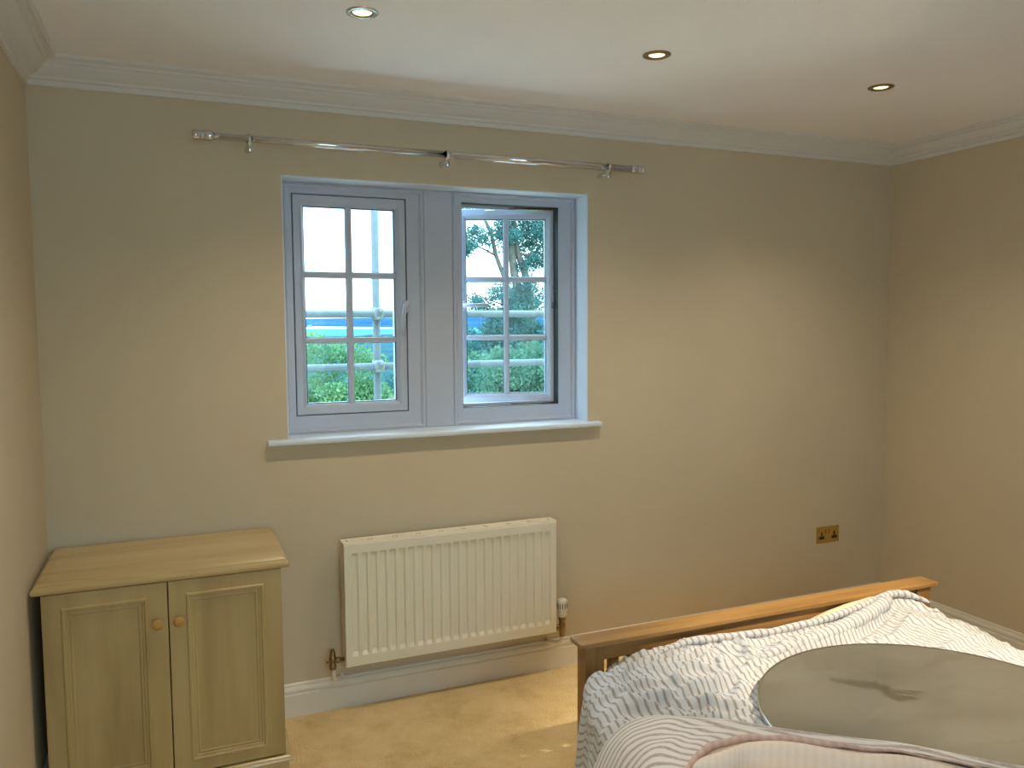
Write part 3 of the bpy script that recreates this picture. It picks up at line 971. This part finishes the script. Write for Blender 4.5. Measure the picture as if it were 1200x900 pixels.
def top_height(px, py):
    z = np.full(px.shape, .470)
    # foot edge: the cloth droops at both corners and bunches up towards the right
    fz = np.interp(px, FAR_X, FAR_Z)
    z = z + (fz - z) * sstep(-1.08, -.96, py)
    # right-hand edge rolls down towards the side rail, more so nearer the camera
    z -= .068 * sstep(2.84, 3.12, px) * (1 - .75 * sstep(-1.06, -.955, py))
    z -= .030 * sstep(2.70, 3.10, px) * (1 - sstep(-1.40, -1.05, py))
    md = np.hypot(px - MC[0], py - MC[1])
    soft = sstep(MR - .03, MR + .035, md)
    for pts, h, wd in RIDGES:
        q, tt = seg_field(px, py, pts)
        z += 1.15 * h * np.exp(-(q / wd) ** 2) * np.sqrt(np.clip(np.minimum(tt, 1 - tt) * 6 + .15, 0, 1)) * soft
    for pts, h, wd in VALLEYS:
        q, tt = seg_field(px, py, pts)
        z -= 1.2 * h * np.exp(-(q / wd) ** 2) * np.sqrt(np.clip(np.minimum(tt, 1 - tt) * 6 + .1, 0, 1)) * soft

    def crumple(a, c):
        w1 = noise.noise(Vector((a * 4, c * 4, 7.7))) * .10
        w2 = noise.noise(Vector((a * 4, c * 4, 2.9))) * .10
        left = max(0.0, min(1.0, (2.25 - a) / .35))
        # creases of cotton: sharp crests running obliquely, strongest in the left half
        r1 = 1 - abs(noise.noise(Vector(((a + w1) * 5 + (c + w2) * 4, (c + w2) * 15 - a * 4, 1.7))))
        r2 = 1 - abs(noise.noise(Vector(((a + w2) * 15, (c + w1) * 26, 4.1))))
        return (r1 ** 5 - .3) * (.007 + .015 * left) + (r2 ** 4 - .3) * (.004 + .006 * left) + noise.noise(Vector((a * 40, c * 46, .2))) * .0015
    nzv = np.array([crumple(a, c) for a, c in zip(px.ravel(), py.ravel())]).reshape(px.shape)
    z += nzv * (0.25 + .75 * soft)
    # lie under the mirror
    z = np.where(md < MR + .05, np.minimum(z, .4785 + .05 * sstep(MR + .004, MR + .05, md)), z)
    return z


def xL(y):     # fold line of the left side: swings outwards towards the camera
    return np.interp(y, [-2.9, -1.7, -1.45, -1.25, -1.12, -1.03, -.97, -.94], [1.40, 1.38, 1.395, 1.435, 1.485, 1.545, 1.615, 1.650])


ys = np.concatenate([np.linspace(-.940, -1.62, 116), np.linspace(-1.65, -2.86, 40)])
R_ = .055
left_len, right_len = .34, .20
us_top = np.linspace(0, 1, 240)
n_l, n_r = 46, 22
rows = []
uvs = []
for y in ys:
    a = float(xL(y)); bx = 3.118
    xt = a + R_ + (bx - .05 - a - R_) * us_top
    rows.append((xt, np.full_like(xt, y)))
PX = np.array([r[0] for r in rows]); PY = np.array([r[1] for r in rows])
PZ = top_height(PX, PY)
verts, uvl = [], []
ncol = n_l + len(us_top) + n_r
for j, y in enumerate(ys):
    z0 = PZ[j, 0]; x0 = PX[j, 0]
    line = []
    arc = R_ * PI / 2
    for i in range(n_l):
        s = left_len * (1 - i / n_l)
        if s < arc:
            an = s / R_
            q = (x0 - R_ * math.sin(an), y, z0 - R_ * (1 - math.cos(an)))
        else:
            d = s - arc
            rip = .010 * math.sin(y * 38 + 1.2) * min(1, d / .10) + .008 * noise.noise(Vector((y * 12, d * 6, 3.3)))
            q = (x0 - R_ - .10 * d - rip, y, z0 - R_ - d)
        line.append((q, x0 - s))
    for i in range(len(us_top)):
        line.append(((PX[j, i], y, PZ[j, i]), PX[j, i]))
    x1_, z1_ = PX[j, -1], PZ[j, -1]
    R2 = .045
    for i in range(1, n_r + 1):
        s = right_len * i / n_r
        ar = R2 * PI / 2
        if s < ar:
            an = s / R2
            q = (x1_ + R2 * math.sin(an), y, z1_ - R2 * (1 - math.cos(an)))
        else:
            q = (x1_ + R2 + .006 * math.sin(y * 30), y, z1_ - R2 - (s - ar))
        line.append((q, x1_ + s))
    for q, u_ in line:
        verts.append(q); uvl.append((u_, y))
# hem tucked down in front of the foot rail
faces = []
for j in range(len(ys) - 1):
    for i in range(ncol - 1):
        a = j * ncol + i
        faces.append((a, a + ncol, a + ncol + 1, a + 1))
base = len(verts)
for i in range(ncol):
    q = verts[i]
    verts.append((q[0], q[1] + .004, q[2] - .05)); uvl.append((uvl[i][0], uvl[i][1] + .05))
for i in range(ncol - 1):
    faces.append((i, i + 1, base + i + 1, base + i))


def set_uv(o, uvl):
    me = o.data
    lay = me.uv_layers.new(name='cloth')
    idx = np.zeros(len(me.loops), dtype=np.int32)
    me.loops.foreach_get('vertex_index', idx)
    lay.data.foreach_set('uv', np.array(uvl, dtype=np.float32)[idx].ravel())


duvet = mesh_obj('duvet_cover', verts, faces, M['ticking'])
set_uv(duvet, uvl)
tag(duvet, 'rumpled white duvet cover with taupe stripes spread on the bed', 'duvet cover')

# rolled seam lying along the foot end, and the thicker roll of cloth behind the mirror
for pts, r_, nm in (([(1.83, -.985, .455), (1.951, -.962, .466), (2.113, -.972, .458), (2.26, -1.000, .462), (2.446, -1.018, .474), (2.637, -1.003, .488), (2.78, -.978, .498), (2.88, -.962, .502), (2.95, -.980, .490), (3.00, -1.02, .466)], .014, 'rolled_seam'),
                    ([(2.08, -1.175, .470), (2.20, -1.160, .476), (2.302, -1.150, .480), (2.42, -1.134, .486), (2.54, -1.105, .492), (2.66, -1.064, .496), (2.76, -1.022, .498), (2.83, -.990, .496)], .026, 'rolled_fold')):
    P_ = np.array(pts); k_ = np.linspace(0, len(P_) - 1, 70)
    Q_ = np.stack([np.interp(k_, range(len(P_)), P_[:, c]) for c in range(3)], 1)
    for _ in range(4):
        Q_[1:-1] = (Q_[:-2] + 2 * Q_[1:-1] + Q_[2:]) / 4
    b = BM()
    tube(b, [tuple(q + np.array([0, 0, .004 * noise.noise(Vector((i * .4, 0, r_ * 90)))])) for i, q in enumerate(Q_)],
         [r_ * (.35 + .65 * min(1, i / 9, (69 - i) / 9)) * (1 + .18 * noise.noise(Vector((i * .5, 3, r_ * 50)))) for i in range(70)], 12)
    for v in b.verts: pass
    o_ = obj(nm, b, M['ticking'], duvet, True)
    set_uv(o_, [(v.co.x * .92 + v.co.y * .25, v.co.y + v.co.z) for v in o_.data.vertices])

# ---- the near end of the cover folded back over the mirror
crest = [(1.352, -1.385, .33), (1.374, -1.398, .40), (1.401, -1.400, .45), (1.438, -1.410, .49), (1.469, -1.438, .52), (1.505, -1.472, .538), (1.553, -1.519, .548), (1.638, -1.575, .55), (1.701, -1.634, .55),
         (1.775, -1.701, .55), (1.855, -1.765, .55), (1.941, -1.831, .55), (2.009, -1.908, .55), (2.098, -2.003, .55), (2.25, -2.13, .545), (2.42, -2.24, .54), (2.62, -2.32, .53), (2.85, -2.36, .50)]
hem = [(1.23, -1.89, .50), (1.262, -1.865, .55), (1.304, -1.836, .568), (1.353, -1.793, .572), (1.397, -1.761, .574), (1.45, -1.726, .575), (1.502, -1.702, .575), (1.585, -1.698, .572), (1.668, -1.722, .568),
       (1.752, -1.768, .562), (1.832, -1.822, .560), (1.915, -1.885, .560), (1.98, -1.960, .560), (2.068, -2.050, .560), (2.22, -2.18, .556), (2.39, -2.29, .55), (2.60, -2.37, .54), (2.84, -2.41, .51)]


def resample(pts, n):
    P = np.array(pts, dtype=float)
    # Catmull-Rom through the points
    k = np.linspace(0, len(P) - 1, n)
    o_ = []
    for q in k:
        i = min(int(q), len(P) - 2); f = q - i
        p0 = P[max(i - 1, 0)]; p1 = P[i]; p2 = P[i + 1]; p3 = P[min(i + 2, len(P) - 1)]
        o_.append(.5 * ((2 * p1) + (-p0 + p2) * f + (2 * p0 - 5 * p1 + 4 * p2 - p3) * f * f + (-p0 + 3 * p1 - 3 * p2 + p3) * f ** 3))
    return np.array(o_)


nC = 170
Cc, Hh = resample(crest, nC), resample(hem, nC)
tang = np.gradient(Cc, axis=0); tang[:, 2] = 0
tang /= np.linalg.norm(tang, axis=1)[:, None]
away = np.stack([-tang[:, 1], tang[:, 0], np.zeros(nC)], 1)      # towards the window
away *= np.sign(away[:, 1])[:, None]
# band of striped outside cloth
rowsB = []
under = Cc - away * .020 + np.array([0, 0, -.050])
front = Cc + away * .004 + np.array([0, 0, -.016])
rowsB.append(under); rowsB.append(front)
nb_ = 26
for k in range(nb_ + 1):
    f = k / nb_
    P = Cc * (1 - f) + Hh * f
    wdt = np.linalg.norm(Hh - Cc, axis=1)
    P = P.copy()
    P[:, 2] += .10 * wdt * math.sin(PI * f) * .6
    # folds running along the band
    for i in range(nC):
        P[i, 2] += min(.006, wdt[i] * .06) * noise.noise(Vector((i * .05, f * 5, 8.0))) * 2 * math.sin(PI * min(1, f * 1.0))
    rowsB.append(P)
verts, uvl, faces = [], [], []
arc_u = np.concatenate([[0], np.cumsum(np.linalg.norm(np.diff(Cc, axis=0), axis=1))])
for k, P in enumerate(rowsB):
    dl = np.linalg.norm(P - Cc, axis=1) * (1 if k > 1 else -1)
    for i in range(nC):
        verts.append(tuple(P[i]))
        # stripes run along the band, parallel to the crest
        uvl.append((dl[i] + .012 * math.sin(arc_u[i] * 9), arc_u[i]))
for k in range(len(rowsB) - 1):
    for i in range(nC - 1):
        a = k * nC + i
        faces.append((a, a + 1, a + nC + 1, a + nC))
fold = mesh_obj('folded_edge', verts, faces, M['ticking_fold'], duvet)
set_uv(fold, uvl)
fold['label'] = 'folded back end of the cover with broad mauve stripes'
# rolled hem
b = BM()
tube(b, [tuple(q + np.array([0, 0, -.003 + .002 * math.sin(i * 1.1)])) for i, q in enumerate(Hh[::2])], [.0085 * (1 if i < 44 else max(.35, 1 - (i - 44) / 14)) for i in range(len(Hh[::2]))], 8)
hemo = obj('hem', b, M['hem'], duvet, True)
uvh = [(v.co.x * .8 - v.co.y * .3, v.co.y) for v in hemo.data.vertices]
set_uv(hemo, uvh)
hemo['label'] = 'dusty pink rolled hem'
# pale lining falling away towards the pillows
nl = 46
verts, uvl, faces = [], [], []
for k in range(nl + 1):
    f = k / nl
    d = f * .60
    for i in range(nC):
        q = Hh[i] - away[i] * d * (1.0 if True else 0)
        s_ = i / (nC - 1)
        z = Hh[i][2] - .008 - .03 * f
        # puffs and creases parallel to the hem
        z -= .007 * math.exp(-((d - .022) / .014) ** 2)
        z += .026 * math.exp(-((d - .075 - .02 * math.sin(s_ * 9)) / .030) ** 2)
        z -= .022 * math.exp(-((d - .125 - .03 * math.sin(s_ * 7 + 1)) / .016) ** 2)
        z += .024 * math.exp(-((d - .18) / .04) ** 2)
        z += .010 * noise.noise(Vector((q[0] * 7, q[1] * 7, 2.2)))
        verts.append((q[0], q[1], z)); uvl.append((s_ * 1.4, d))
for k in range(nl):
    for i in range(nC - 1):
        a = k * nC + i
        faces.append((a, a + 1, a + nC + 1, a + nC))
lin = mesh_obj('lining', verts, faces, M['lining'], duvet)
set_uv(lin, uvl)
lin['label'] = 'pale pink lining of the folded cover'

# ---- round mirror lying on the cover
mir = thing('round_mirror', 'large round dusty mirror lying face up on the duvet cover', 'mirror', (MC[0], MC[1], MZ))
nr, na = 70, 200
verts = [(0, 0, 0)]; faces = []
for i in range(1, nr + 1):
    r_ = (MR - .004) * i / nr
    for k in range(na):
        verts.append((r_ * math.cos(2 * PI * k / na), r_ * math.sin(2 * PI * k / na), 0))
for k in range(na):
    faces.append((0, 1 + k, 1 + (k + 1) % na))
for i in range(nr - 1):
    for k in range(na):
        a = 1 + i * na + k; c = 1 + i * na + (k + 1) % na
        faces.append((a, a + na, c + na, c))
mg = mesh_obj('glass', verts, faces, M['mirror'], mir, False)
V = np.array(verts)
wx, wy = V[:, 0] + MC[0], V[:, 1] + MC[1]
wp = np.zeros(len(V))
for pts, wd in (([(2.125, -1.432), (2.150, -1.462), (2.176, -1.490)], .010), ([(2.165, -1.475), (2.205, -1.513), (2.212, -1.540)], .020),
                ([(2.212, -1.53), (2.196, -1.565), (2.200, -1.590)], .016), ([(2.205, -1.575), (2.235, -1.60)], .009), ([(2.225, -1.555), (2.262, -1.59)], .006),
                ([(2.250, -1.555), (2.285, -1.588)], .005), ([(2.13, -1.42), (2.118, -1.440)], .006)):
    q, _ = seg_field(wx, wy, pts)
    jit = np.array([noise.noise(Vector((a * 60, c * 60, .3))) for a, c in zip(wx, wy)]) * .25
    wp = np.maximum(wp, np.clip(1.6 - q / wd + jit, 0, 1))
at = mg.data.attributes.new('wiped', 'FLOAT', 'POINT')
at.data.foreach_set('value', wp.astype(np.float32))
b = BM()
lathe(b, [(MR - .005, .0005), (MR - .001, .0012), (MR, -.001), (MR, -.013), (MR - .006, -.014)], (0, 0, 0), 'Z', 128)
obj('rim', b, M['chrome'], mir, True)
b = BM()
lathe(b, [(0, -.014), (MR - .006, -.014), (MR - .006, -.006), (0, -.006)], (0, 0, 0), 'Z', 96)
obj('backing_board', b, M['dark'], mir)

# ------------------------------------------------------------------ outside
# scaffolding just beyond the wall
sc = thing('scaffolding', 'grey scaffold tubes with clamps outside the window', 'scaffolding', (0, 1.8, -3.0))
b = BM(); tube(b, [(1.581, 0, .02), (1.581, 0, 6.6)], .0235, 16); obj('standard', b, M['steel'], sc, True)
for z in (1.582, 1.260):
    b = BM(); tube(b, [(-.6, -.050, z + 3.0), (4.6, -.050, z + 3.0)], .0225, 16); obj('ledger', b, M['steel'], sc, True)
    b = BM()
    tube(b, [(1.550, -.052, z + 3.0), (1.612, -.052, z + 3.0)], .030, 14)
    tube(b, [(1.581, -.004, z + 2.962), (1.581, -.004, z + 3.040)], .030, 14)
    box(b, 1.556, 1.606, -.090, -.030, z + 2.966, z + 3.036, .008, 2)
    lathe(b, [(0, -.112), (.010, -.112), (.013, -.106), (.013, -.088)], (1.590, 0, z + 3.016), 'Y', 12)
    lathe(b, [(0, -.106), (.009, -.106), (.009, -.088)], (1.572, 0, z + 2.974), 'Y', 12)
    obj('coupler', b, M['clamp'], sc, True)

M['board'] = wood('pale_bounce_board', (0.66, 0.64, 0.60), (0.74, 0.72, 0.68), (0.80, 0.78, 0.74), 'X', 1.0, 0.8)  # unseen boards added below the sill, kept pale to bounce skylight indoors
for k in range(5):
    b = BM(); box(b, -.6, 4.6, -1.30 + k * .238, -1.30 + k * .238 + .225, 3.30, 3.338, .004)
    obj('bounce_board', b, M['board'], sc)
# land: garden below the house, valley and hills
def terrain(name, x0, x1, y0, y1, nx, ny, fn, mat, label, cat='land'):
    verts, faces = [], []
    for j in range(ny + 1):
        for i in range(nx + 1):
            x = x0 + (x1 - x0) * i / nx; y = y0 + (y1 - y0) * j / ny
            verts.append((x, y, fn(x, y)))
    for j in range(ny):
        for i in range(nx):
            a = j * (nx + 1) + i
            faces.append((a, a + 1, a + nx + 2, a + nx + 1))
    o = mesh_obj(name, verts, faces, mat)
    return tag(o, label, cat, kind='structure')


terrain('garden_ground', -40, 60, .32, 60, 40, 30, lambda x, y: -3.0 - .10 * max(0, y - 2.5) + .3 * noise.noise(Vector((x * .2, y * .2, 0))) * min(1, max(0, y - 2.5)), M['grass'], 'rough green garden slope below the window')
M['bounce_pale'] = plain('pale_bounce_ground', (0.55, 0.54, 0.52), 0.9, var=0.1, scale=0.8)  # for the unseen yard added to throw daylight up through the rear opening
terrain('bounce_yard', -30, 34, -34, YB - .2, 16, 8, lambda x, y: -3.0, M['bounce_pale'], 'unseen pale ground added behind the house to bounce daylight up')
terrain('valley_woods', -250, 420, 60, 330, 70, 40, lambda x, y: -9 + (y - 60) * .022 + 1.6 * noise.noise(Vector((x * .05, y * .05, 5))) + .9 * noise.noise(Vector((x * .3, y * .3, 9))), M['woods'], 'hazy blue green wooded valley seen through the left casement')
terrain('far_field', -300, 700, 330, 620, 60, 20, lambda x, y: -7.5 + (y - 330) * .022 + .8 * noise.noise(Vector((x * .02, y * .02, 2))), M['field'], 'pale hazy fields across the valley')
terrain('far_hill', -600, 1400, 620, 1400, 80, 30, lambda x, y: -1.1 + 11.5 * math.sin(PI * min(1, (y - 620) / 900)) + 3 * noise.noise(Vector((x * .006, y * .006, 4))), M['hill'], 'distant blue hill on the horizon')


def leaves(n, clusters, size, seed, droop=.3):
    """many small leaf blades scattered in clustered shells"""
    rg = np.random.default_rng(seed)
    wts = np.array([c[3] ** 2 for c in clusters]); wts = wts / wts.sum()
    pick = rg.choice(len(clusters), n, p=wts)
    C_ = np.array([c[:3] for c in clusters])[pick]
    Rr = np.array([c[3] for c in clusters])[pick]
    d = rg.normal(size=(n, 3)); d /= np.linalg.norm(d, axis=1)[:, None]
    rad = Rr * (rg.random(n) ** .45)
    P = C_ + d * rad[:, None] * np.array([1, 1, .8])
    a = rg.normal(size=(n, 3)); a[:, 2] -= droop; a /= np.linalg.norm(a, axis=1)[:, None]
    c = rg.normal(size=(n, 3)); c -= (c * a).sum(1)[:, None] * a; c /= np.linalg.norm(c, axis=1)[:, None]
    s = size * (0.6 + .8 * rg.random(n))
    A = P - a * s[:, None]; B = P + a * s[:, None]
    Cw = P + c * (s * .45)[:, None]; D = P - c * (s * .45)[:, None]
    vv = np.stack([A, Cw, B, D], 1).reshape(-1, 3)
    ff = np.arange(4 * n).reshape(n, 4)
    return vv.tolist(), ff.tolist()


def tree(name, label, loc, trunks, branches, clusters, n, size, mat, seed):
    t = thing(name, label, 'tree', loc, 0, 'trees outside the window')
    for pts, r0, r1 in trunks:
        b = BM(); k = len(pts)
        tube(b, pts, [r0 + (r1 - r0) * i / (k - 1) for i in range(k)], 10)
        obj('trunk', b, M['bark'], t, True)
    for pts, r0, r1 in branches:
        b = BM(); k = len(pts)
        tube(b, pts, [r0 + (r1 - r0) * i / (k - 1) for i in range(k)], 7)
        obj('branch', b, M['bark'], t, True)
    v, f = leaves(n, clusters, size, seed)
    fo = mesh_obj('foliage', v, f, mat, t, False)
    fo['kind'] = 'stuff'
    return t


rnd = random.Random(3)


def blob(cx, cy, cz, rx, ry, rz, n, r0, r1):
    o_ = []
    for _ in range(n):
        while True:
            q = (rnd.uniform(-1, 1), rnd.uniform(-1, 1), rnd.uniform(-1, 1))
            if sum(v * v for v in q) < 1: break
        o_.append((cx + q[0] * rx, cy + q[1] * ry, cz + q[2] * rz, rnd.uniform(r0, r1)))
    return o_


# bushy light green tree below the left casement
tree('bushy_tree', 'light green bushy tree with its top at sill height, behind the scaffold pole', (2.0, 7.0, -3.5),
     [([(0, 0, 0), (.1, 0, 1.2), (.0, .1, 2.4), (-.1, .1, 3.4)], .13, .06)],
     [([(.0, .05, 2.6), (-.15, -.7, 3.75), (.15, -1.0, 3.86), (.45, -1.15, 4.10), (.75, -1.2, 4.2)], .03, .018),
      ([(-.15, -.7, 3.75), (-.35, -.8, 3.74), (-.5, -.85, 3.72)], .022, .012)],
     blob(0, 0, 3.7, .95, .75, .75, 46, .22, .4) + [(-.15, -.1, 4.75, .34), (-.55, 0, 4.65, .36), (.35, 0, 4.62, .30), (.62, -.1, 4.55, .30)], 44000, .026, M['leaf_light'], 11)
# tall loose tree filling the upper panes of the right casement
tree('tall_tree', 'tall loose tree with leaning trunks seen through the open casement', (6.4, 11.0, -3.8),
     [([(.15, 0, 0), (.24, 0, 3.0), (.20, 0, 5.4), (-.01, 0, 6.25), (-.11, 0, 7.06), (-.25, 0, 8.3)], .12, .05),
      ([(.40, 0, 0), (.48, 0, 3.2), (.34, 0, 5.5), (.22, 0, 6.25), (.06, 0, 6.65), (-.02, .1, 7.6)], .11, .04),
      ([(.20, .05, 5.3), (-.10, .05, 5.95), (-.36, .05, 6.6), (-.46, .05, 7.03), (-.60, .05, 7.3)], .05, .03)],
     [([(.06, 0, 6.65), (.30, -.1, 6.60), (.53, -.1, 6.52), (1.0, -.1, 6.60)], .03, .015), ([(-.36, .05, 6.6), (-.60, 0, 6.70), (-.95, 0, 6.85)], .022, .010),
      ([(-.11, 0, 7.06), (.30, 0, 7.0), (.8, 0, 6.9)], .022, .010), ([(.24, 0, 5.6), (-.3, 0, 5.7), (-.9, 0, 5.9)], .022, .010)],
     blob(-.92, 0, 6.90, .36, .4, .30, 26, .10, .19) + blob(.38, .1, 6.95, .85, .5, .66, 90, .13, .25) + blob(-.1, .1, 7.75, 1.3, .6, .32, 40, .15, .25)
     + blob(.15, .1, 5.75, 1.0, .6, .36, 60, .13, .24) + blob(0, .1, 5.0, 1.4, .6, .50, 46, .18, .3), 46000, .028, M['leaf_blue'], 5)
# rounded tree below it
tree('round_tree', 'dense mid green tree filling the lower panes of the open casement', (4.75, 7.0, -3.5),
     [([(0, 0, 0), (.05, 0, 1.5), (0, 0, 3.2)], .12, .06)], [],
     blob(0, 0, 3.75, .85, .7, 1.05, 60, .2, .38), 44000, .026, M['leaf_mid'], 8)
tree('far_tree', 'blue green tree standing beyond the bushy one at the lower right of the left casement', (4.6, 15.0, -4.3),
     [([(0, 0, 0), (.05, 0, 1.5), (0, 0, 3.2)], .14, .06)], [],
     blob(0, 0, 3.5, 1.1, .9, 1.3, 46, .3, .5), 26000, .038, M['leaf_blue'], 21)
